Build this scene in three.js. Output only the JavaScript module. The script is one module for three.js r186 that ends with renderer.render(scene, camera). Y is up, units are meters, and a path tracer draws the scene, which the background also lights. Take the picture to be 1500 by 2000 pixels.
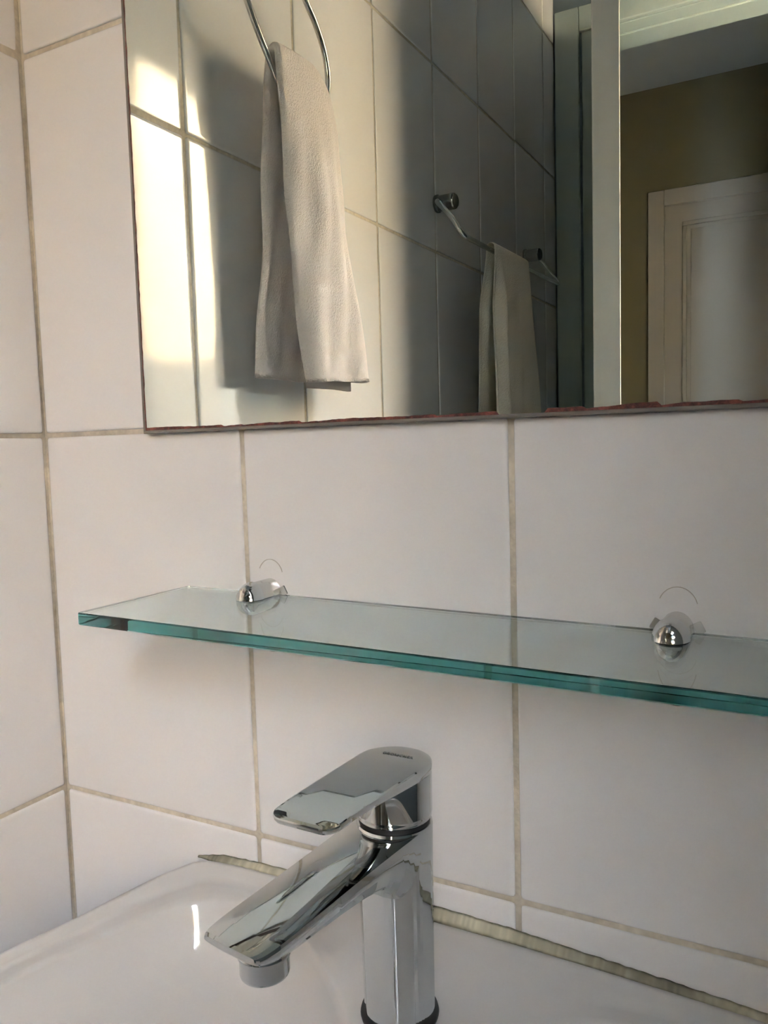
import * as THREE from 'three';
import { mergeGeometries, mergeVertices, toCreasedNormals } from 'three/addons/utils/BufferGeometryUtils.js';
import { RoundedBoxGeometry } from 'three/addons/geometries/RoundedBoxGeometry.js';
import { TextGeometry } from 'three/addons/geometries/TextGeometry.js';
import { FontLoader } from 'three/addons/loaders/FontLoader.js';

// ------------------------------------------------------------------ camera, sky, sun, exposure
const scene = new THREE.Scene();
const Y0 = 0.9;                         // height of the lowest tile joint above the floor
const camera = new THREE.PerspectiveCamera(2 * Math.atan(1000 / 1574.3) * 180 / Math.PI, 0.75, 0.02, 60);
{
  const m = new THREE.Matrix4().makeBasis(
    new THREE.Vector3(0.8788, -0.0283, -0.4763), new THREE.Vector3(-0.0146, 0.9962, -0.0862), new THREE.Vector3(0.4769, 0.0827, 0.8751));
  camera.quaternion.setFromRotationMatrix(m).normalize();
  camera.position.set(0.5654, Y0 + 0.2842, 0.4552);
  camera.updateMatrixWorld();
}
const renderer = new THREE.WebGLRenderer({ antialias: true });
renderer.toneMapping = THREE.LinearToneMapping;
renderer.toneMappingExposure = 20.5;
renderer.shadowMap.enabled = true;
{
  // a pale late-afternoon sky, brighter and warmer towards the horizon
  const w = 64, h = 64, d = new Float32Array(w * h * 4);
  for (let j = 0; j < h; j++) for (let i = 0; i < w; i++) {
    const e = Math.max(0, (j + 0.5) / h * 2 - 1), k = Math.pow(1 - e, 2), o = (j * w + i) * 4;
    d[o] = 0.11 + 1.55 * k; d[o + 1] = 0.15 + 1.53 * k; d[o + 2] = 0.24 + 1.50 * k; d[o + 3] = 1;
  }
  const t = new THREE.DataTexture(d, w, h, THREE.RGBAFormat, THREE.FloatType);
  t.mapping = THREE.EquirectangularReflectionMapping; t.magFilter = t.minFilter = THREE.LinearFilter; t.needsUpdate = true;
  scene.background = t; scene.backgroundIntensity = 5;
}
const sun = new THREE.DirectionalLight(new THREE.Color().setRGB(1.0, 0.80, 0.53), 14);
sun.position.set(-9 + 2.9, 1.8 + 4.0, 1.6); sun.target.position.set(2.9, 1.8, 1.0);
sun.castShadow = true; sun.shadow.mapSize.set(2048, 2048);
Object.assign(sun.shadow.camera, { left: -6, right: 6, top: 6, bottom: -6, near: 0.1, far: 30 });
scene.add(sun, sun.target);

// ------------------------------------------------------------------ helpers
let seed = 7;
const rnd = () => { seed = (seed * 1664525 + 1013904223) >>> 0; return seed / 4294967296; };
const rr = (a, b) => a + (b - a) * rnd();
const V = (x, y, z) => new THREE.Vector3(x, y, z);
const used = {};
const numbered = n => { const k = used[n] = (used[n] ?? -1) + 1; return k ? `${n}_${String(k).padStart(3, '0')}` : n; };
function mesh(name, geo, mat, parent = scene) {
  const o = new THREE.Mesh(geo, mat); o.name = parent === scene ? numbered(name) : name;
  o.castShadow = o.receiveShadow = true; parent.add(o); return o;
}
function part(name, geo, mat, parent) {            // a child, numbered among its parent's children
  let k = 0; for (const c of parent.children) if (c.name === name || c.name.startsWith(name + '_0')) k++;
  return mesh(k ? `${name}_${String(k).padStart(3, '0')}` : name, geo, mat, parent);
}
function thing(name, label, category, x = 0, y = 0, z = 0, group) {
  const o = new THREE.Group(); o.name = numbered(name); o.position.set(x, y, z);
  o.userData = { label, category }; if (group) o.userData.group = group; scene.add(o); return o;
}
function struct(name, label, geo, mat) { const o = mesh(name, geo, mat); o.userData = { label, kind: 'structure' }; return o; }
function structGroup(name, label) { const o = new THREE.Group(); o.name = name; o.userData = { label, kind: 'structure' }; scene.add(o); return o; }
function box(x0, x1, y0, y1, z0, z1, r = 0) {
  const g = r ? new RoundedBoxGeometry(x1 - x0, y1 - y0, z1 - z0, 2, r) : new THREE.BoxGeometry(x1 - x0, y1 - y0, z1 - z0);
  g.translate((x0 + x1) / 2, (y0 + y1) / 2, (z0 + z1) / 2);
  // uv in metres
  const p = g.attributes.position, n = g.attributes.normal, uv = g.attributes.uv;
  for (let i = 0; i < p.count; i++) {
    const ax = Math.abs(n.getX(i)), ay = Math.abs(n.getY(i)), az = Math.abs(n.getZ(i));
    if (ax >= ay && ax >= az) uv.setXY(i, p.getZ(i), p.getY(i)); else if (ay >= az) uv.setXY(i, p.getX(i), p.getZ(i)); else uv.setXY(i, p.getX(i), p.getY(i));
  }
  return g;
}
const merge = a => mergeGeometries(a.map(g => { const q = g.index ? g.toNonIndexed() : g; for (const k of Object.keys(q.attributes)) if (!['position', 'normal', 'uv'].includes(k)) q.deleteAttribute(k); return q; }));
// rings of equal length -> surface; closed = each ring closes on itself
function loft(rings, closed = true, caps = [false, false], crease = 0) {
  const n = rings[0].length, m = closed ? n : n - 1, pos = [], uv = [], idx = [];
  rings.forEach((r, j) => r.forEach((p, i) => { pos.push(p.x, p.y, p.z); uv.push(i / m, j / (rings.length - 1)); }));
  for (let j = 0; j < rings.length - 1; j++) for (let i = 0; i < m; i++) {
    const a = j * n + i, b = j * n + (i + 1) % n, c = a + n, d = b + n; idx.push(a, b, d, a, d, c);
  }
  const cap = (j, flip) => {
    const c = V(0, 0, 0); rings[j].forEach(p => c.add(p)); c.multiplyScalar(1 / n);
    const k = pos.length / 3; pos.push(c.x, c.y, c.z); uv.push(0.5, 0.5);
    for (let i = 0; i < n; i++) { const a = j * n + i, b = j * n + (i + 1) % n; flip ? idx.push(k, b, a) : idx.push(k, a, b); }
  };
  if (caps[0]) cap(0, true); if (caps[1]) cap(rings.length - 1, false);
  let g = new THREE.BufferGeometry();
  g.setAttribute('position', new THREE.Float32BufferAttribute(pos, 3)); g.setAttribute('uv', new THREE.Float32BufferAttribute(uv, 2)); g.setIndex(idx);
  g.computeVertexNormals();
  if (crease) g = toCreasedNormals(g, crease);
  return g;
}
const lathe = (pts, seg = 48) => new THREE.LatheGeometry(pts.map(p => new THREE.Vector2(p[0], p[1])), seg);
const tube = (pts, r, seg = 80, closed = false, rs = 14) => new THREE.TubeGeometry(new THREE.CatmullRomCurve3(pts, closed, 'centripetal'), seg, r, rs, closed);
const smooth = (a, b, x) => { const t = Math.min(1, Math.max(0, (x - a) / (b - a))); return t * t * (3 - 2 * t); };
const lerp = (a, b, t) => a + (b - a) * t;
function pw(x, pts) { // piecewise linear
  if (x <= pts[0][0]) return pts[0][1];
  for (let i = 1; i < pts.length; i++) if (x <= pts[i][0]) return lerp(pts[i - 1][1], pts[i][1], (x - pts[i - 1][0]) / (pts[i][0] - pts[i - 1][0]));
  return pts[pts.length - 1][1];
}
// tileable value noise
function noiseField(n, cells, sd) {
  let s = sd; const R = () => { s = (s * 1664525 + 1013904223) >>> 0; return s / 4294967296; };
  const g = Array.from({ length: cells * cells }, R), out = new Float32Array(n * n);
  for (let y = 0; y < n; y++) for (let x = 0; x < n; x++) {
    const fx = x / n * cells, fy = y / n * cells, ix = Math.floor(fx), iy = Math.floor(fy);
    const u = smooth(0, 1, fx - ix), v = smooth(0, 1, fy - iy), q = (a, b) => g[(b % cells) * cells + (a % cells)];
    out[y * n + x] = lerp(lerp(q(ix, iy), q(ix + 1, iy), u), lerp(q(ix, iy + 1), q(ix + 1, iy + 1), u), v);
  }
  return out;
}
function fractal(n, list, sd) { const o = new Float32Array(n * n); list.forEach(([c, a], k) => { const f = noiseField(n, c, sd + k * 977); for (let i = 0; i < o.length; i++) o[i] += a * (f[i] - 0.5); }); return o; }
function tex(n, fn, srgb, rep = 1) {
  const d = new Uint8Array(n * n * 4);
  for (let i = 0; i < n * n; i++) { const c = fn(i % n, Math.floor(i / n), i); for (let k = 0; k < 3; k++) d[i * 4 + k] = Math.max(0, Math.min(255, c[k] * 255)); d[i * 4 + 3] = 255; }
  const t = new THREE.DataTexture(d, n, n); t.magFilter = THREE.LinearFilter; t.minFilter = THREE.LinearMipmapLinearFilter; t.generateMipmaps = true;
  t.wrapS = t.wrapT = THREE.RepeatWrapping; t.repeat.set(rep, rep); if (srgb) t.colorSpace = THREE.SRGBColorSpace; t.needsUpdate = true; return t;
}
const gray = v => [v, v, v];
const lin = (r, g, b) => new THREE.Color().setRGB(r, g, b);
const std = o => new THREE.MeshStandardMaterial(o), phy = o => new THREE.MeshPhysicalMaterial(o);

// ------------------------------------------------------------------ materials
const fWave = fractal(256, [[3, 0.6], [7, 0.25], [15, 0.08]], 11);
const fFine = fractal(256, [[32, 0.5], [64, 0.5], [128, 0.5]], 23);
const fMix = fractal(256, [[4, 0.6], [12, 0.4], [40, 0.3], [100, 0.3]], 31);
const tWave = tex(256, (x, y, i) => gray(0.5 + fWave[i]), false);
const M = {};
M.tile = [0, 1, 2].map(k => phy({ color: lin(0.75 - 0.012 * k, 0.745 - 0.012 * k, 0.75 - 0.014 * k), roughness: 0.07, ior: 1.44, bumpMap: tWave, bumpScale: 0.00022 }));
M.grout = std({ color: 0xffffff, roughness: 0.95, map: tex(256, (x, y, i) => { const v = 1 + 0.24 * fMix[i]; return [0.765 * v, 0.735 * v, 0.675 * v]; }, true, 5), bumpMap: tex(256, (x, y, i) => gray(0.5 + 0.6 * fFine[i]), false, 9), bumpScale: 0.0006 });
M.chrome = phy({ color: lin(0.62, 0.65, 0.66), metalness: 1, roughness: 0.035 });
M.chromeDull = phy({ color: lin(0.62, 0.62, 0.6), metalness: 1, roughness: 0.14 });
M.rubber = std({ color: lin(0.012, 0.012, 0.013), roughness: 0.55 });
M.mirror = phy({ color: lin(0.86, 0.93, 0.90), metalness: 1, roughness: 0.0 });
M.mirrorEdge = phy({ color: lin(0.20, 0.185, 0.165), metalness: 0.1, roughness: 0.22 });
M.backing = std({ color: 0xffffff, roughness: 0.7, map: tex(128, (x, y, i) => { const v = 1 + 0.9 * fMix[(y * 2) * 256 + x * 2]; return [0.40 * v, 0.22 * v, 0.19 * v]; }, true, 30) });
M.glass = phy({ color: 0xffffff, roughness: 0.0, transmission: 1, thickness: 0.008, ior: 1.52, attenuationColor: lin(0.20, 0.99, 0.95), attenuationDistance: 0.16 });
M.pane = phy({ color: 0xffffff, roughness: 0.0, transmission: 1, thickness: 0, ior: 1.5 });
M.clear = phy({ color: lin(0.93, 0.93, 0.9), roughness: 0.08, transmission: 0.9, thickness: 0.002, ior: 1.45 });
M.ceramic = phy({ color: lin(0.56, 0.555, 0.545), roughness: 0.06, ior: 1.52, clearcoat: 0.3, clearcoatRoughness: 0.03 });
M.sealant = std({ color: 0xffffff, roughness: 0.75, map: tex(256, (x, y, i) => { const v = 1 + 0.5 * fMix[i]; return [0.66 * v, 0.645 * v, 0.565 * v]; }, true, 6), bumpMap: tex(256, (x, y, i) => gray(0.5 + fMix[i]), false, 8), bumpScale: 0.0006 });
const tTerry = tex(256, (x, y, i) => gray(0.5 + 0.75 * fFine[i]), false, 15);
M.towel = std({ color: lin(0.88, 0.80, 0.775), roughness: 1, bumpMap: tTerry, bumpScale: 0.0013 });
M.towelHem = std({ color: lin(0.80, 0.72, 0.70), roughness: 1, bumpMap: tTerry, bumpScale: 0.001 });
M.towelOld = std({ color: lin(0.88, 0.83, 0.73), roughness: 1, bumpMap: tTerry, bumpScale: 0.001 });
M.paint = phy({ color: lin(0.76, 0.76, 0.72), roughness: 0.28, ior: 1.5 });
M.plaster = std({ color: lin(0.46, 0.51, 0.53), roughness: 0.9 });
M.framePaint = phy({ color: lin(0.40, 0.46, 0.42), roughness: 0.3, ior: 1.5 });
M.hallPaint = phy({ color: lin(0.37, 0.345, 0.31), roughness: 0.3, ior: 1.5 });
M.chromeDark = phy({ color: lin(0.30, 0.32, 0.31), metalness: 1, roughness: 0.16 });
M.trace = std({ color: lin(0.52, 0.49, 0.45), roughness: 0.6 });
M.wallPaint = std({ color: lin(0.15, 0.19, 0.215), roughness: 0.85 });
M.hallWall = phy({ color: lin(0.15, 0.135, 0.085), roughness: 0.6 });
M.floor = phy({ color: lin(0.78, 0.76, 0.73), roughness: 0.35 });
M.outWall = std({ color: 0xffffff, roughness: 0.95, bumpMap: tex(256, (x, y, i) => gray(0.5 + fFine[i]), false, 3), bumpScale: 0.004 });
const noiseStreak = noiseField(256, 32, 91);
M.ground = std({ color: lin(0.36, 0.35, 0.33), roughness: 0.95 });
M.frame = phy({ color: lin(0.74, 0.74, 0.71), roughness: 0.3 });
M.print = std({ color: lin(0.10, 0.115, 0.115), roughness: 0.5 });

// ------------------------------------------------------------------ tiles
const TW = 0.2, TH = 0.3, J = 0.0036;
// a glazed tile lying in x (width) and y (height), its face at z = 0, with a softly rounded arris
function tileGeo(w, h) {
  const prof = [[0.0045, 0], [0.0026, -0.00007], [0.0014, -0.0003], [0.0005, -0.0008], [0, -0.0017], [0, -0.0055]];
  const rings = prof.map(([ins, z]) => {
    const hw = w / 2 - ins, hh = h / 2 - ins, r = Math.max(0.0005, 0.0022 - ins * 0.25), o = [];
    for (const [sx, sy, a0] of [[1, 1, 0], [-1, 1, 90], [-1, -1, 180], [1, -1, 270]]) for (let k = 0; k <= 2; k++) {
      const a = (a0 + k * 45) * Math.PI / 180; o.push(V(sx * (hw - r) + r * Math.cos(a), sy * (hh - r) + r * Math.sin(a), z));
    }
    return o;
  });
  const g = loft(rings.reverse(), true, [false, true]);
  const p = g.attributes.position, uv = g.attributes.uv;
  for (let i = 0; i < p.count; i++) uv.setXY(i, p.getX(i) / 0.2, p.getY(i) / 0.2);
  return g;
}
const geoCache = {};
const tileOf = (w, h) => geoCache[w.toFixed(4) + h.toFixed(4)] ??= tileGeo(w, h);
function tileUv(g, du, dv) { const q = g.clone(), uv = q.attributes.uv; for (let i = 0; i < uv.count; i++) uv.setXY(i, uv.getX(i) + du, uv.getY(i) + dv); return q; }
const tileVar = {};
const tileVariant = (w, h) => { const k = w.toFixed(4) + h.toFixed(4); tileVar[k] ??= [0, 1, 2, 3].map(v => tileUv(tileOf(w, h), v * 0.37, v * 0.61)); return tileVar[k][Math.floor(rnd() * 4)]; };

// ------------------------------------------------------------------ the room
const W = 0.86, L = 1.49, H = 2.5;
const floor = struct('floor', 'pale tiled floor of the bathroom and the hall', box(-1.1, W + 0.14, -0.1, 0, -0.14, 3.0), M.floor);
struct('ceiling', 'white ceiling', box(-1.1, W + 0.14, H, H + 0.12, -0.14, 3.0), M.plaster);

const wallBack = structGroup('wall_back', 'white tiled back wall with mirror, glass shelf and basin');
mesh('grout', box(-0.14, W + 0.14, 0, H, -0.14, -0.0016), M.grout, wallBack);
const wallLeft = structGroup('wall_left', 'white tiled left wall with the towel holders');
mesh('grout', box(-0.14, -0.0016, 0, H, -0.0016, L), M.grout, wallLeft);

const rows = []; for (let k = -3; k < 6; k++) rows.push([k * TH, Math.min(k * TH + TH, H - Y0)]);
function placeTile(parent, w, h, pos, ry, tilt) {
  const t = part('tile', tileVariant(w, h), M.tile[Math.floor(rnd() * 3)], parent);
  t.position.copy(pos); t.rotation.order = 'YXZ'; t.rotation.y = ry;
  t.rotation.x = tilt ? tilt[0] : rr(-0.0022, 0.0022); t.rotation.z = 0; t.rotateY(tilt ? tilt[1] : rr(-0.003, 0.003));
}
for (const [y0, y1] of rows) for (let c = 0; c < 5; c++) {
  const x0 = c === 0 ? -0.0006 : 0.2035 + (c - 1) * TW, x1 = c === 0 ? 0.2035 : Math.min(W - 0.002, x0 + TW);
  placeTile(wallBack, x1 - x0 - J, y1 - y0 - J, V((x0 + x1) / 2, Y0 + (y0 + y1) / 2, 0), 0);
}
for (const [y0, y1] of rows) for (let c = 0; c < 8; c++) {
  const z0 = c === 0 ? -0.0006 : c * TW, z1 = Math.min(L - 0.004, (c + 1) * TW);
  const tilt = c === 0 && Math.abs(y0 - 2 * TH) < 1e-6 ? [0.010, 0] : c === 0 && Math.abs(y0 - TH) < 1e-6 ? [-0.004, 0] : null;
  placeTile(wallLeft, z1 - z0 - J, y1 - y0 - J, V(0, Y0 + (y0 + y1) / 2, (z0 + z1) / 2), Math.PI / 2, tilt);
}
// right wall with the window opening
const WZ0 = 1.0, WZ1 = 1.455, WY0 = 1.12, WY1 = 2.165, WT = 0.13;
const wallRight = structGroup('wall_right', 'right wall with the narrow window');
mesh('plaster', merge([box(W, W + WT, 0, H, -0.0016, WZ0), box(W, W + WT, 0, H, WZ1, L), box(W, W + WT, 0, WY0, WZ0, WZ1), box(W, W + WT, WY1, H, WZ0, WZ1)]), M.wallPaint, wallRight);

// front wall with the doorway
const DX0 = 0.10, DX1 = 0.828, DT = Y0 + 1.215;
const wallFront = structGroup('wall_front', 'front wall with the doorway');
mesh('plaster', merge([box(-0.14, 0.064, 0, H, L, L + 0.12), box(0.064, DX0, DT + 0.03, H, L, L + 0.12), box(DX1, W + WT, 0, H, L, L + 0.12), box(DX0, DX1, DT + 0.03, H, L, L + 0.12)]), M.wallPaint, wallFront);
// window
const win = structGroup('window_1', 'narrow white framed window in the right wall');
{
  const xf = W + 0.05, f = 0.035;
  mesh('window_frame', merge([box(xf, xf + 0.045, WY0, WY1, WZ0, WZ0 + f, 0.004), box(xf, xf + 0.045, WY0, WY1, WZ1 - f, WZ1, 0.004), box(xf, xf + 0.045, WY0, WY0 + f, WZ0 + f, WZ1 - f, 0.004), box(xf, xf + 0.045, WY1 - f, WY1, WZ0 + f, WZ1 - f, 0.004)]), M.frame, win);
  mesh('pane', box(xf + 0.02, xf + 0.024, WY0 + f, WY1 - f, WZ0 + f, WZ1 - f), M.pane, win);
  mesh('window_sill', box(W - 0.02, xf, WY0 - 0.02, WY0 + 0.002, WZ0 - 0.01, WZ1 + 0.005, 0.004), M.frame, win);
}
// hall
struct('wall_hall_far', 'dark olive far wall of the hall', box(-1.1, W + WT, 0, H, 2.85, 3.0), M.hallWall);
struct('wall_hall_left', 'dark olive end wall of the hall', box(-1.1, -0.98, 0, H, L + 0.12, 2.85), M.hallWall);
struct('wall_hall_right', 'dark olive right end wall of the hall', box(W, W + WT, 0, H, L + 0.12, 2.85), M.hallWall);
struct('wall_hall_near', 'hall wall beside the bathroom', box(-0.98, -0.14, 0, H, L + 0.04, L + 0.12), M.hallWall);
// bathroom door frame
{
  const d = structGroup('door_1', 'white door frame of the bathroom doorway');
  const fy = DT;
  // face boards, then the rebated lining
  mesh('casing', merge([box(0.004, 0.06, 0, fy + 0.055, L - 0.012, L, 0.003), box(DX1 - 0.004, W - 0.002, 0, fy + 0.055, L - 0.012, L, 0.003), box(0.06, DX1 - 0.004, fy, fy + 0.055, L - 0.012, L, 0.003)]), M.framePaint, d);
  mesh('lining', merge([box(0.064, DX0 + 0.002, 0, fy, L + 0.002, L + 0.12, 0.002), box(DX1 - 0.002, W - 0.002, 0, fy, L + 0.002, L + 0.12, 0.002), box(0.064, W - 0.002, fy - 0.002, fy + 0.03, L + 0.002, L + 0.12, 0.002)]), M.framePaint, d);
  mesh('door_stop', merge([box(DX0, DX0 + 0.012, 0, fy - 0.006, L + 0.045, L + 0.12, 0.002), box(DX1 - 0.014, DX1 - 0.002, 0, fy - 0.006, L + 0.045, L + 0.12, 0.002), box(DX0, DX1 - 0.002, fy - 0.007, fy - 0.002, L + 0.045, L + 0.12, 0.002)]), M.framePaint, d);
}
// the open bathroom door, swung in towards the left wall and seen on edge in the mirror
{
  const d = thing('open_door', 'white bathroom door standing open, seen on its edge in the mirror beside the dark hall', 'door', 0.127, 0, L - 0.002);
  const w = 0.70, a = Math.atan2(0.715, 0.157);
  const g = box(0, w, 0.012, Y0 + 1.205, -0.02, 0.02, 0.002);
  mesh('door_leaf', g, M.paint, d);
  for (const y of [0.25, 1.02, Y0 + 0.955]) {
    const h = merge([lathe([[0.0001, -0.05], [0.006, -0.05], [0.006, 0.05], [0.0001, 0.05]], 16).translate(-0.006, y, -0.024), box(-0.004, 0.03, y - 0.05, y + 0.05, -0.0215, -0.0195)]);
    part('hinge', h, M.chromeDull, d);
  }
  for (const s of [-1, 1]) part('door_handle', merge([tube([V(w - 0.06, 1.0, s * 0.02), V(w - 0.06, 1.0, s * 0.055), V(w - 0.075, 1.0, s * 0.062), V(w - 0.16, 1.0, s * 0.06)], 0.008, 24), box(w - 0.08, w - 0.04, 0.92, 1.08, s > 0 ? 0.02 : -0.024, s > 0 ? 0.024 : -0.02, 0.0015)]), M.chromeDull, d);
  d.rotation.y = a;
}
// hall door
{
  const d = structGroup('door_2', 'white panelled door across the hall, seen in the mirror');
  const z = 2.85, x0 = -0.035, x1 = 0.90, t = Y0 + 1.215;
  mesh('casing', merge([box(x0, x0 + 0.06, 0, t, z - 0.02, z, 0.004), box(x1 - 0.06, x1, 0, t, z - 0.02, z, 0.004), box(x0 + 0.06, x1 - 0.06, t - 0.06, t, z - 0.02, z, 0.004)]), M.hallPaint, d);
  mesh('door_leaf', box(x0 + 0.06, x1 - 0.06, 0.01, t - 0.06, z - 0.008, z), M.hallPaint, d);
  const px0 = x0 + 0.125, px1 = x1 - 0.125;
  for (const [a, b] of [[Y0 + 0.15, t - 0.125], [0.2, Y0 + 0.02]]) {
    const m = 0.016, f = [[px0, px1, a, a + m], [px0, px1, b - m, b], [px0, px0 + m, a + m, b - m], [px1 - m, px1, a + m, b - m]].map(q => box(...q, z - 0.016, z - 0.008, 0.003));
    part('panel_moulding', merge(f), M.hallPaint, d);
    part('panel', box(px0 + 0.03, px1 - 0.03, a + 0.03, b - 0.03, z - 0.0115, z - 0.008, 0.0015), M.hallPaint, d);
  }
}
// outside the window: a sunlit rendered wall across a narrow passage
M.outWall.map = tex(256, (x, y, i) => { const s = Math.max(0, noiseStreak[x] - 0.62) * 0.7, v = 1 + 0.14 * fMix[i] - s; return [0.58 * v, 0.52 * v, 0.44 * v]; }, true, 0.8);
struct('wall_outside', 'sunlit tan rendered wall outside the window', box(2.9, 3.1, -0.1, 3.4, -3, 9), M.outWall);
struct('wall_house_outside', 'plain outer wall of the house beyond the hall', box(-1.1, W + WT, -0.1, H + 0.12, 3.0, 9), M.plaster);
struct('ground_outside', 'paved passage outside the window', box(W + WT, 2.9, -0.2, -0.1, -3, 9), M.ground);

// ------------------------------------------------------------------ mirror
{
  const x0 = 0.1175, x1 = 0.606, y0 = Y0 + 0.2985, y1 = Y0 + 0.92, zf = 0.0058;
  const m = thing('mirror', 'frameless wall mirror with a chipped dark red edge along its bottom', 'mirror', 0, 0, 0);
  mesh('silvered_glass', box(x0 + 0.0012, x1 - 0.0012, y0 + 0.0012, y1 - 0.0012, 0.002, zf), M.mirror, m);
  const e = new THREE.Shape([[x0, y0], [x1, y0], [x1, y1], [x0, y1]].map(p => new THREE.Vector2(...p)));
  e.holes.push(new THREE.Path([[x0 + 0.001, y0 + 0.001], [x0 + 0.001, y1 - 0.001], [x1 - 0.001, y1 - 0.001], [x1 - 0.001, y0 + 0.001]].map(p => new THREE.Vector2(...p))));
  const eg = new THREE.ExtrudeGeometry(e, { depth: 0.0038, bevelEnabled: true, bevelSize: 0.0009, bevelThickness: 0.0012, bevelSegments: 2, bevelOffset: -0.0001 }); eg.translate(0, 0, 0.0014);
  mesh('glass_edge', eg, M.mirrorEdge, m);
  // where the silver has gone: an uneven dark red line along the bottom, a thin brown one up the side
  const line = (n, f) => { const lo = [], hi = []; for (let i = 0; i <= n; i++) { const [a, b] = f(i / n); lo.push(new THREE.Vector2(...a)); hi.push(new THREE.Vector2(...b)); } return new THREE.ExtrudeGeometry(new THREE.Shape([...lo, ...hi.reverse()]), { depth: 0.0003, bevelEnabled: false }).translate(0, 0, zf - 0.0001); };
  let h = 0.0028;
  const bottom = line(220, t => { const x = lerp(x0 + 0.001, x1 - 0.001, t); h += (rnd() - 0.5) * 0.0004; if (rnd() < 0.03) h = rr(0.0012, 0.0018); const hm = 0.0022 + 0.0018 * t; h = Math.min(hm + 0.0006, Math.max(0.0008, lerp(h, hm, 0.1))); const gone = x > 0.398 && x < 0.428 ? 0.0003 : h; return [[x, y0 + 0.0006], [x, y0 + 0.0009 + gone]]; });
  const side = line(160, t => { const y = lerp(y0 + 0.001, y1, t), s = 0.0014 + rnd() * 0.0005; return [[x0 + 0.0004, y], [x0 + 0.0008 + s, y]]; });
  mesh('worn_silver_edge', merge([bottom, side]), M.backing, m).userData.label = 'chipped dark red edge';
}

// ------------------------------------------------------------------ glass shelf
const shelfX0 = 0.149, shelfX1 = 0.573, shelfSlope = -0.0129;
const shelfTop = x => 0.1836 + shelfSlope * (x - shelfX0);
{
  const o = thing('glass_shelf', 'clear glass shelf with thick green edges above the tap', 'shelf', shelfX0, Y0 + 0.1836, 0.0012);
  const w = shelfX1 - shelfX0, dp = 0.104, r = 0.004;
  const s = new THREE.Shape(); s.moveTo(r, 0); s.lineTo(w - r, 0); s.quadraticCurveTo(w, 0, w, r); s.lineTo(w, dp - r); s.quadraticCurveTo(w, dp, w - r, dp); s.lineTo(r, dp); s.quadraticCurveTo(0, dp, 0, dp - r); s.lineTo(0, r); s.quadraticCurveTo(0, 0, r, 0);
  const g = new THREE.ExtrudeGeometry(s, { depth: 0.008 - 0.0016, bevelEnabled: true, bevelSize: 0.0008, bevelThickness: 0.0008, bevelOffset: -0.0008, bevelSegments: 2, curveSegments: 6 });
  g.rotateX(Math.PI / 2); g.translate(0, -0.0008, 0);
  mesh('glass_plate', toCreasedNormals(g, 0.35), M.glass, o);
  o.rotation.z = Math.atan(shelfSlope);
}
// clips that hold the shelf: half-round chrome bullets
function makeClip() {
  const o = thing('shelf_clip', '', 'shelf clip', 0, 0, 0, 'shelf clips');
  const half = (z0, z1, hw, hh, dome, sgn, off) => {
    const rings = [], N = 18, K = 12;
    const prof = []; prof.push([z0, 0.2], [z0, 0.94], [z0 + 0.0008, 1]);
    for (let k = 0; k <= K; k++) { const a = k / K * Math.PI / 2; prof.push([z1 - dome + dome * Math.sin(a), Math.max(0.02, Math.cos(a))]); }
    for (const [z, s] of prof) { const ring = []; for (let i = 0; i <= N; i++) { const a = i / N * Math.PI; ring.push(V(Math.cos(a) * hw * s, off + sgn * Math.sin(a) * hh * s, z)); } rings.push(ring); }
    return toCreasedNormals(loft(rings, true), 0.6);
  };
  mesh('clip_body', half(0.0, 0.024, 0.0088, 0.0104, 0.003, 1, 0.0003), M.chromeDull, o);
  mesh('end_cap', half(0.0205, 0.0345, 0.0096, 0.0112, 0.0125, 1, 0.0003), M.chrome, o);
  mesh('lower_jaw', half(0.0, 0.030, 0.0078, 0.0095, 0.008, -1, -0.0085), M.clear, o).userData.label = 'clear lower jaw under the glass';
  for (const s of [-1, 1]) { const g = new RoundedBoxGeometry(0.0048, 0.0065, 0.0018, 2, 0.0008); g.rotateZ(s * 0.5); g.translate(s * 0.0112, 0.0026, 0.0012); part('clear_gasket', g, M.clear, o); }
  // a ring of dried adhesive left on the tile round the fixing
  const arc = (cy, ry, a0, a1) => { const p = []; for (let k = 0; k <= 14; k++) { const a = lerp(a0, a1, k / 14); p.push(V(0.0095 * Math.cos(a) * 1.1, cy + ry * Math.sin(a), 0.0004)); } return tube(p, 0.00026, 28, false, 6); };
  part('adhesive_trace', arc(0.012, 0.012, 0.3, 2.7), M.trace, o); part('adhesive_trace', arc(-0.024, 0.018, Math.PI + 0.3, Math.PI * 2 - 0.3), M.trace, o);
  return o;
}
{
  const a = makeClip(); a.position.set(0.2255, Y0 + shelfTop(0.2255), 0.0006); a.rotation.z = Math.atan(shelfSlope);
  const b = a.clone(); b.name = numbered('shelf_clip'); scene.add(b); b.position.set(0.4975, Y0 + shelfTop(0.4975), 0.0006);
  a.userData = { label: 'chrome half-round clip holding the shelf by its left end, warm light on it', category: 'shelf clip', group: 'shelf clips' };
  b.userData = { label: 'chrome half-round clip holding the shelf on the shaded right side', category: 'shelf clip', group: 'shelf clips' };
}

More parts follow.
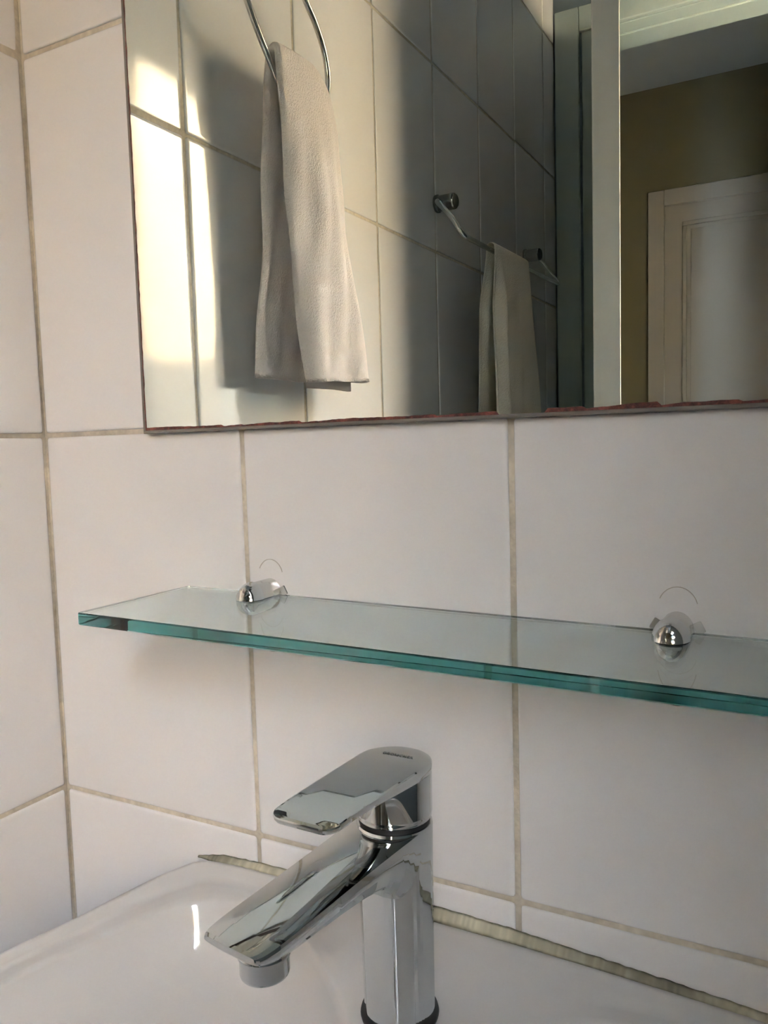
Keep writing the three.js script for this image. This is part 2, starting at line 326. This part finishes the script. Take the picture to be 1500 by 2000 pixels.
// ------------------------------------------------------------------ wash basin
const BX = 0.362; let bowl;
const rimY = (x, z) => lerp(pw(x, [[0.146, -0.0264], [0.165, -0.0246], [0.19, -0.0230], [0.23, -0.0222], [0.40, -0.0222], [0.46, -0.0236], [0.545, -0.0275], [0.58, -0.0300]]), -0.0288, smooth(0.012, 0.11, z));
{
  const half = [[0, 0.0015], [0.1, 0.0015], [0.19, 0.0015], [0.2115, 0.004], [0.221, 0.018], [0.233, 0.055], [0.243, 0.098], [0.255, 0.146], [0.263, 0.22], [0.252, 0.305], [0.203, 0.38], [0.11, 0.424], [0, 0.432]];
  const pts = [...half.map(p => V(p[0], 0, p[1])), ...half.slice(1, -1).reverse().map(p => V(-p[0], 0, p[1]))];
  const c = new THREE.CatmullRomCurve3(pts, true, 'centripetal'), N = 160, outer = [];
  for (let i = 0; i < N; i++) outer.push(c.getPointAt(i / N));
  const inner = outer.map(p => { const q = V(0, 0, 0.225).sub(p), far = q.length(), phi = Math.atan2(p.x, 0.225 - p.z) * 180 / Math.PI, D = 0.022 + 0.098 * Math.exp(-((phi / 24) ** 2));
    const A = 0.275, B = p.z > 0.225 ? 0.21 : 0.236, r2 = 1 / Math.pow(Math.pow(Math.abs(q.x) / far / A, 2.25) + Math.pow(Math.abs(q.z) / far / B, 2.25), 1 / 2.25), r1 = far - D, k = 12;
    const r = Math.pow(Math.pow(r1, -k) + Math.pow(r2, -k), -1 / k); return V(0, 0, 0.225).addScaledVector(q, -r / far); });
  const ctr = V(0, 0, 0.235), mix = (i, t) => outer[i].clone().lerp(inner[i], t), rings = [];
  const ring = (f, y, rim = 1) => rings.push(outer.map((p, i) => { const q = f(i); return V(BX + q.x, Y0 + (rim ? rimY(BX + q.x, q.z) * rim - 0.028 * (1 - rim) : -0.028) + y, Math.max(0.0012, q.z)); }));
  const inset = (i, d) => { const p = outer[i], t = d / Math.max(0.02, p.distanceTo(inner[i])); return mix(i, t); };
  ring(i => inset(i, 0.085).lerp(ctr, 0.25), -0.17, 0.2); ring(i => inset(i, 0.03), -0.11, 0.4); ring(i => inset(i, 0.004), -0.05); ring(i => outer[i].clone(), -0.016); ring(i => inset(i, 0.0008), -0.008); ring(i => inset(i, 0.003), -0.0035); ring(i => inset(i, 0.0062), -0.0008); ring(i => inset(i, 0.0095), -0.0018);
  ring(i => mix(i, 0.38), -0.0062); ring(i => mix(i, 0.44), -0.0082); ring(i => mix(i, 0.54), -0.0086); ring(i => mix(i, 0.75), -0.0088); ring(i => mix(i, 0.89), -0.0092); ring(i => mix(i, 0.95), -0.0118); ring(i => inner[i].clone(), -0.0175, 0.9);
  const into = (i, q) => { const p = inner[i]; return p.clone().lerp(ctr, Math.min(1, q / p.distanceTo(ctr))); };
  for (const [q, y] of [[0.003, -0.0225], [0.0065, -0.0285], [0.0105, -0.0342], [0.015, -0.0392], [0.0205, -0.0435], [0.027, -0.0468], [0.036, -0.0495], [0.05, -0.052], [0.07, -0.054]]) ring(i => into(i, q), y, 0.4);
  for (const [s, y] of [[0.58, -0.060], [0.38, -0.067], [0.24, -0.072], [0.11, -0.075]]) ring(i => inner[i].clone().sub(ctr).multiplyScalar(s).add(ctr), y, 0.4);
  const b = thing('wash_basin', 'white ceramic wash basin with a smooth rounded rim under the tap', 'basin');
  bowl = mesh('basin_bowl', loft(rings.map(r => r.slice().reverse()), true), M.ceramic, b);
  const dr = lathe([[0.0001, 0], [0.014, 0], [0.02, 0.0012], [0.0235, 0.003], [0.0245, 0.0012], [0.0245, -0.004]], 40); dr.translate(BX, Y0 - 0.105, 0.235);
  mesh('drain', dr, M.chrome, b);
  // the pedestal that carries it
  const ped = [[0.13, 0.0], [0.125, 0.05], [0.10, 0.2], [0.092, 0.5], [0.10, 0.66], [0.13, 0.735]];
  const pg = loft(ped.map(([r, y]) => { const o = []; for (let k = 0; k < 40; k++) { const a = -k / 40 * Math.PI * 2; o.push(V(BX + r * Math.cos(a), y, 0.17 + r * 0.85 * Math.sin(a))); } return o; }), true);
  mesh('pedestal', pg, M.ceramic, b);
  // bead of yellowed sealant along the wall
  const bead = []; const n = 120;
  for (let k = 0; k <= n; k++) {
    const x = lerp(0.1455, 0.572, k / n), e = smooth(0, 0.06, k / n) * smooth(0, 0.03, 1 - k / n), yt0 = pw(x, [[0.1455, -0.0258], [0.175, -0.0215], [0.21, -0.0202], [0.35, -0.0168], [0.40, -0.0178], [0.46, -0.0215], [0.545, -0.0265], [0.58, -0.03]]) + rr(-0.0004, 0.0004);
    const yb = rimY(x, 0.004) - 0.0028, yt = lerp(yb + 0.0012, yt0, Math.sqrt(e)), zf = lerp(0.0015, 0.0062, e) + rr(-0.0003, 0.0003);
    bead.push([V(x, Y0 + yb, -0.0005), V(x, Y0 + yt, 0.0002), V(x, Y0 + lerp(yt, yb, 0.12), lerp(0.0006, zf, 0.3)), V(x, Y0 + lerp(yt, yb, 0.5), lerp(0.0008, zf, 0.75)), V(x, Y0 + yb, zf)]);
  }
  const sg = loft(bead, true, [true, true]); const uv = sg.attributes.uv, p = sg.attributes.position; for (let i = 0; i < uv.count; i++) uv.setXY(i, p.getX(i), p.getY(i) + p.getZ(i));
  mesh('sealant_bead', sg, M.sealant, b).userData.label = 'yellowed bead of sealant along the wall';
}

// ------------------------------------------------------------------ tap
{
  const FX = 0.362, FZ = 0.080, base = (() => { let m = -1; scene.updateMatrixWorld(true); bowl.material.side = THREE.DoubleSide; for (let k = 0; k < 60; k++) { const a = k * 0.7, r = 0.0225 * Math.sqrt(k / 59), h = new THREE.Raycaster(V(FX + r * Math.cos(a), Y0 + 0.1, FZ + r * Math.sin(a)), V(0, -1, 0)).intersectObject(bowl)[0]; if (h) m = Math.max(m, h.point.y - Y0); } return m + 0.0047; })();   // the foot rests on the deck
  const t = thing('basin_tap', 'chrome single-lever mixer tap with a flat spout, standing on the basin', 'tap', FX, Y0 + base, FZ);
  const spin = -8 * Math.PI / 180, top = 0.080 - base;            // top of the body above its foot
  const body = new THREE.Group();
  const circ = (r, y, n = 2, N = 64) => { const o = []; for (let k = 0; k < N; k++) { const a = -k / N * Math.PI * 2, c = Math.cos(a), s = Math.sin(a); o.push(V(Math.sign(c) * Math.pow(Math.abs(c), 2 / n) * r, y, Math.sign(s) * Math.pow(Math.abs(s), 2 / n) * r)); } return o; };
  const column = loft([circ(0.0188, 0), circ(0.0197, 0.0008), circ(0.0199, 0.03), circ(0.0203, 0.06), circ(0.0207, top - 0.02), circ(0.0210, top - 0.0010), circ(0.0205, top - 0.0002), circ(0.0198, top)], true, [true, true], 0.7);
  // spout: flat on top, hull-shaped below
  const rings = [];
  const F = [[-0.004, 0.0206, 0.050], [0.006, 0.0205, 0.046], [0.014, 0.0203, 0.040], [0.022, 0.0200, 0.030], [0.032, 0.0197, 0.0235], [0.045, 0.0194, 0.0195], [0.06, 0.0192, 0.0172], [0.075, 0.0191, 0.0155], [0.09, 0.0190, 0.0140], [0.1, 0.0190, 0.0125], [0.108, 0.0188, 0.0108], [0.114, 0.0184, 0.0088], [0.1185, 0.0176, 0.0066], [0.121, 0.0166, 0.0046], [0.1222, 0.0155, 0.003]];
  const FF = []; { const c3 = new THREE.CatmullRomCurve3(F.map(q => V(q[0] * 10, q[1] * 10, q[2] * 10)), false, 'centripetal'); for (let k = 0; k <= 70; k++) { const q = c3.getPoint(k / 70); FF.push([q.x / 10, q.y / 10, q.z / 10]); } }
  for (const [f, hw, d] of FF) {
    const y = top - 0.0004 - 0.062 * f, o = [], rc = Math.min(0.0012, d * 0.3);
    // right edge over the top to the left, then under
    o.push(V(hw, y - rc, f), V(hw - rc * 0.3, y - rc * 0.3, f), V(hw - rc, y, f), V(0, y, f), V(-hw + rc, y, f), V(-hw + rc * 0.3, y - rc * 0.3, f), V(-hw, y - rc, f));
    for (let k = 0; k <= 16; k++) { const a = Math.PI + k / 16 * Math.PI, c = Math.cos(a), s = Math.sin(a); o.push(V(Math.sign(c) * Math.pow(Math.abs(c), 0.75) * hw * (k === 0 || k === 16 ? 1 : 1), y - rc - Math.min(0.003, d * 0.3) - Math.pow(Math.abs(s), 0.9) * (d - rc - Math.min(0.003, d * 0.3)), f)); }
    rings.push(o);
  }
  const spout = loft(rings, true, [false, true], 0.75);
  const bodyGeo = merge([column, spout]); bodyGeo.rotateY(spin);
  mesh('tap_body', bodyGeo, M.chrome, t);
  const ae = lathe([[0.0001, 0.0], [0.0085, 0], [0.0085, -0.001], [0.0103, -0.001], [0.0112, -0.0002], [0.0114, 0.001], [0.0114, 0.008], [0.0122, 0.009], [0.0122, 0.013], [0.0001, 0.013]], 40);
  ae.translate(0, 0.0495 - base, 0.1015); ae.rotateY(spin);
  mesh('aerator', ae, M.chrome, t);
  const gk = lathe([[0.0185, -0.004], [0.0215, -0.004], [0.022, -0.002], [0.0215, 0.0002], [0.0185, 0.0006]], 48);
  mesh('gasket', gk, M.rubber, t).userData.label = 'black rubber ring under the tap';
  // handle: black gap ring, round cap, flat lever
  mesh('gap_ring', lathe([[0.0185, top - 0.001], [0.0196, top + 0.0002], [0.0196, top + 0.0026], [0.0185, top + 0.003]], 48), M.rubber, t).userData.label = 'black gap under the handle';
  const lt = (0.1135 - base), lb = top + 0.0024;
  const cap = lathe([[0.0001, lb], [0.0196, lb], [0.0203, lb + 0.0004], [0.0206, lb + 0.0012], [0.0202, lb + 0.0019], [0.0208, lb + 0.0027], [0.0210, lb + 0.004], [0.0212, lt - 0.007], [0.0200, lt - 0.0055], [0.0001, lt - 0.0045]], 64);
  const plan = []; const NB = 24;
  for (let k = 0; k <= NB; k++) { const a = Math.PI - k / NB * Math.PI; plan.push([Math.cos(a) * 0.0214, -Math.sin(a) * 0.0214]); }   // round back, left to right
  const tip = 0.086, hw = 0.0186, cr = 0.0075;
  for (let k = 1; k <= 6; k++) { const f = k / 6 * (tip - cr); plan.push([lerp(0.0214, hw, k / 6), f]); }
  for (let k = 1; k <= 6; k++) { const a = k / 6 * Math.PI / 2; plan.push([hw - cr + cr * Math.cos(a), tip - cr + cr * Math.sin(a)]); }
  for (let k = 0; k < 6; k++) { const a = Math.PI / 2 + k / 6 * Math.PI / 2; plan.push([-hw + cr + cr * Math.cos(a), tip - cr + cr * Math.sin(a)]); }
  for (let k = 6; k >= 1; k--) { const f = k / 6 * (tip - cr); plan.push([-lerp(0.0214, hw, k / 6), f]); }
  const rise = f => 0.0 + 0.030 * f + 0.15 * Math.max(0, f - 0.05) * 0 - 0.6 * Math.max(0, f - 0.066) ** 2 * 6;   // tip turns down a little
  const lay = (dy, s, thick) => plan.map(([x, f]) => { const k = s, L2 = Math.hypot(x, f) || 1; return V(x * (1 - k / 0.0214 * 1), lt + rise(f) + dy - thick * smooth(0.07, -0.005, f), f - k * (f > 0 ? f / tip : f / 0.0214)); });
  const flat = (dy, t, thick, s) => lay(dy, s, thick).map(p => V(p.x * (1 - t), p.y, p.z));
  const lv = loft([...[1, 0.6, 0.3].map(t => flat(-0.0042, t, 0.004, 0.0055)), lay(-0.0042, 0.0055, 0.004), lay(-0.0040, 0.0022, 0.0035), lay(-0.0034, 0.0007, 0.003), lay(-0.0024, 0.0001, 0.002), lay(-0.0012, 0.0, 0), lay(-0.0005, 0.0003, 0), lay(-0.0001, 0.0009, 0), lay(0, 0.0018, 0), ...[0.25, 0.5, 0.75, 1].map(t => flat(0, t, 0, 0.0018))].map(r => r.slice().reverse()), true, [false, false], 0.55);
  const lever = mesh('lever', merge([cap, lv]).rotateY(-2 * Math.PI / 180), M.chrome, t);
  const font = await new FontLoader().loadAsync('fonts/droid/droid_sans_bold.typeface.json');
  const tg = new TextGeometry('DROMCHEA', { font, size: 0.0018, depth: 0.0002, curveSegments: 2 });
  tg.computeBoundingBox(); tg.scale(1.35, 1, 1); tg.center(); tg.rotateX(-Math.PI / 2); tg.translate(0, lt + 0.0001, -0.0065);
  mesh('lettering', tg, M.print, lever);
}

// ------------------------------------------------------------------ towels
// a sheet folded over a rail: pos(u, v) with u across, v from the wall-side hem (-1) over the top (0) to the room-side hem (1), given some thickness
function drape(nu, nv, pos, thick) {
  const P = []; for (let j = 0; j <= nv; j++) { const r = []; for (let i = 0; i <= nu; i++) r.push(pos(i / nu, j / nv * 2 - 1)); P.push(r); }
  const N = (i, j) => { const a = P[j][Math.min(nu, i + 1)], b = P[j][Math.max(0, i - 1)], c = P[Math.min(nv, j + 1)][i], d = P[Math.max(0, j - 1)][i]; return a.clone().sub(b).cross(c.clone().sub(d)).normalize(); };
  const rings = [];
  for (let j = 0; j <= nv; j++) { const o = []; const ed = i => Math.sqrt(Math.max(0.02, 1 - Math.pow(Math.abs(2 * i / nu - 1), 30)));
    for (let i = 0; i <= nu; i++) o.push(P[j][i].clone().addScaledVector(N(i, j), thick / 2 * ed(i)));
    for (let i = nu; i >= 0; i--) o.push(P[j][i].clone().addScaledVector(N(i, j), -thick / 2 * ed(i)));
    rings.push(o); }
  const g = loft(rings, true, [true, true]);
  const uv = g.attributes.uv, n2 = 2 * (nu + 1); for (let k = 0; k < uv.count; k++) { const j = Math.floor(k / n2), i = k % n2; uv.setXY(k, (i <= nu ? i : n2 - 1 - i) / nu * 0.22, j / nv * 0.7); }
  return g;
}
const wob = (a, b, s) => Math.sin(a * 7.3 + s) * Math.cos(b * 5.1 + s * 1.7) + 0.5 * Math.sin(a * 17 + b * 11 + s * 3);
// ring holder and its towel
{
  const r = thing('towel_ring', 'chrome wall ring carrying the thick white towel, seen in the mirror', 'towel ring');
  const rp = [[0.2532, 0.7355], [0.272, 0.710], [0.286, 0.6945], [0.3076, 0.670], [0.335, 0.660], [0.368, 0.664], [0.393, 0.684], [0.403, 0.714], [0.396, 0.746], [0.379, 0.770], [0.360, 0.787], [0.338, 0.815], [0.302, 0.829], [0.265, 0.818], [0.242, 0.787], [0.242, 0.757]].map(([z, y]) => V(0.045, Y0 + y, z));
  mesh('ring', tube(rp, 0.0034, 160, true), M.chromeDull, r);
  const post = lathe([[0.0001, 0.05], [0.009, 0.05], [0.0105, 0.0485], [0.011, 0.046], [0.011, 0.008], [0.022, 0.006], [0.0235, 0.004], [0.0235, 0]], 36); post.rotateZ(-Math.PI / 2); post.translate(0.0005, Y0 + 0.832, 0.302);
  mesh('post', post, M.chromeDull, r);
  const tw = thing('towel', 'thick white terry hand towel folded over the wall ring, seen in the mirror', 'towel');
  const zL = [[0.357, 0.309], [0.45, 0.302], [0.62, 0.293], [0.69, 0.286]], zR = [[0.36, 0.462], [0.455, 0.445], [0.573, 0.421], [0.65, 0.402], [0.685, 0.386], [0.70, 0.376]];
  const wL = [[0.36, 0.268], [0.57, 0.281], [0.68, 0.292], [0.70, 0.295]], wR = [[0.36, 0.40], [0.57, 0.40], [0.70, 0.385]];
  const g = drape(44, 150, (u, v) => {
    const ad = Math.abs(v), room = v > 0, ridge = 0.700 + 0.004 * Math.sin(u * 2.6) - 0.012 * smooth(0.75, 1.05, u), bot = room ? lerp(0.356, 0.364, u) : 0.361;
    const k = Math.max(0, ad - 0.045) / 0.955, y = lerp(ridge, bot, k) + (ad < 0.045 ? 0.009 * Math.sqrt(1 - (ad / 0.045) ** 2) : 0);
    const a = room ? pw(y, zL) : pw(y, wL), b = room ? pw(y, zR) : pw(y, wR), s = smooth(-0.05, 0.05, v), a2 = ad < 0.05 ? lerp(pw(y, wL), pw(y, zL), s) : a, b2 = ad < 0.05 ? lerp(pw(y, wR), pw(y, zR), s) : b;
    let x = room ? lerp(0.055, 0.066, k) : lerp(0.036, 0.027, k); if (ad < 0.045) x = lerp(0.036, 0.055, (v / 0.045 + 1) / 2);
    const amp = smooth(0.02, 0.5, k);
    x += amp * 0.0035 * wob(u * 1.3, k, room ? 0.6 : 2.2) + (room ? 0.007 * smooth(0.15, 0.0, u) * -amp + 0.006 * Math.sin(u * Math.PI) * amp - 0.016 * smooth(0.72, 1, u) * amp : 0);
    const z = lerp(a2, b2, u) + 0.0015 * wob(k, u, 1.1);
    return V(x, Y0 + y, z);
  }, 0.0085);
  mesh('towel_cloth', g, M.towel, tw);
  // inner fold whose hem shows below the front
  const g2 = drape(30, 8, (u, v) => V(0.044 + 0.010 * Math.sin(u * Math.PI), Y0 + lerp(0.352, 0.42, (v + 1) / 2), lerp(0.335, 0.432, u)), 0.006);
  mesh('inner_fold', g2, M.towelHem, tw);
}
// rail holder and its towel, behind the door
{
  const r = thing('towel_rail', 'chrome towel holder with two round posts behind the thin cream towel, seen in the mirror', 'towel rail');
  for (const z of [0.803, 1.252]) { const p = lathe([[0.0001, 0.036], [0.0100, 0.036], [0.0125, 0.0335], [0.0130, 0.030], [0.0126, 0.006], [0.0142, 0.005], [0.0146, 0.0035], [0.0142, 0]], 32); p.rotateZ(-Math.PI / 2); p.translate(0.0005, Y0 + 0.677, z); part('post', p, M.chromeDark, r); }
  mesh('rail', tube([V(0.014, Y0 + 0.675, 0.792), V(0.014, Y0 + 0.674, 0.782), V(0.020, Y0 + 0.668, 0.766), V(0.046, Y0 + 0.640, 0.757), V(0.064, Y0 + 0.613, 0.755), V(0.0695, Y0 + 0.606, 0.766), V(0.0695, Y0 + 0.606, 0.80), V(0.0695, Y0 + 0.608, 1.0), V(0.0695, Y0 + 0.613, 1.24), V(0.0685, Y0 + 0.615, 1.268), V(0.062, Y0 + 0.624, 1.272), V(0.044, Y0 + 0.648, 1.27), V(0.03, Y0 + 0.667, 1.266), V(0.026, Y0 + 0.674, 1.26), V(0.026, Y0 + 0.675, 1.252)], 0.0042, 200), M.chrome, r);
  const tw = thing('towel', 'thin cream towel hanging on the rail behind the door, seen in the mirror', 'towel');
  const g = drape(60, 110, (u, v) => {
    const ad = Math.abs(v), room = v > 0, k = Math.max(0, ad - 0.04) / 0.96, y = lerp(0.612, room ? 0.22 : 0.24, k) + (ad < 0.04 ? 0.006 * Math.sqrt(1 - (ad / 0.04) ** 2) : 0) + 0.003 * u;
    let x = room ? lerp(0.077, 0.086, k) : lerp(0.0625, 0.05, k); if (ad < 0.04) x = lerp(0.0625, 0.077, (v / 0.04 + 1) / 2);
    const fold = Math.exp(-(((u - 0.13) / 0.06) ** 2)) - 0.7 * Math.exp(-(((u - 0.04) / 0.04) ** 2));
    x += (room ? 0.010 : 0.004) * fold * smooth(0.0, 0.25, k) + 0.0015 * wob(u * 1.5, k, 0.4) * smooth(0, 0.4, k);
    const z = lerp(lerp(0.866, room ? 0.862 : 0.845, smooth(0, 0.3, k)), lerp(1.045, 1.105, k), u);
    return V(x, Y0 + y, z);
  }, 0.0035);
  mesh('towel_cloth', g, M.towelOld, tw);
}
renderer.render(scene, camera);
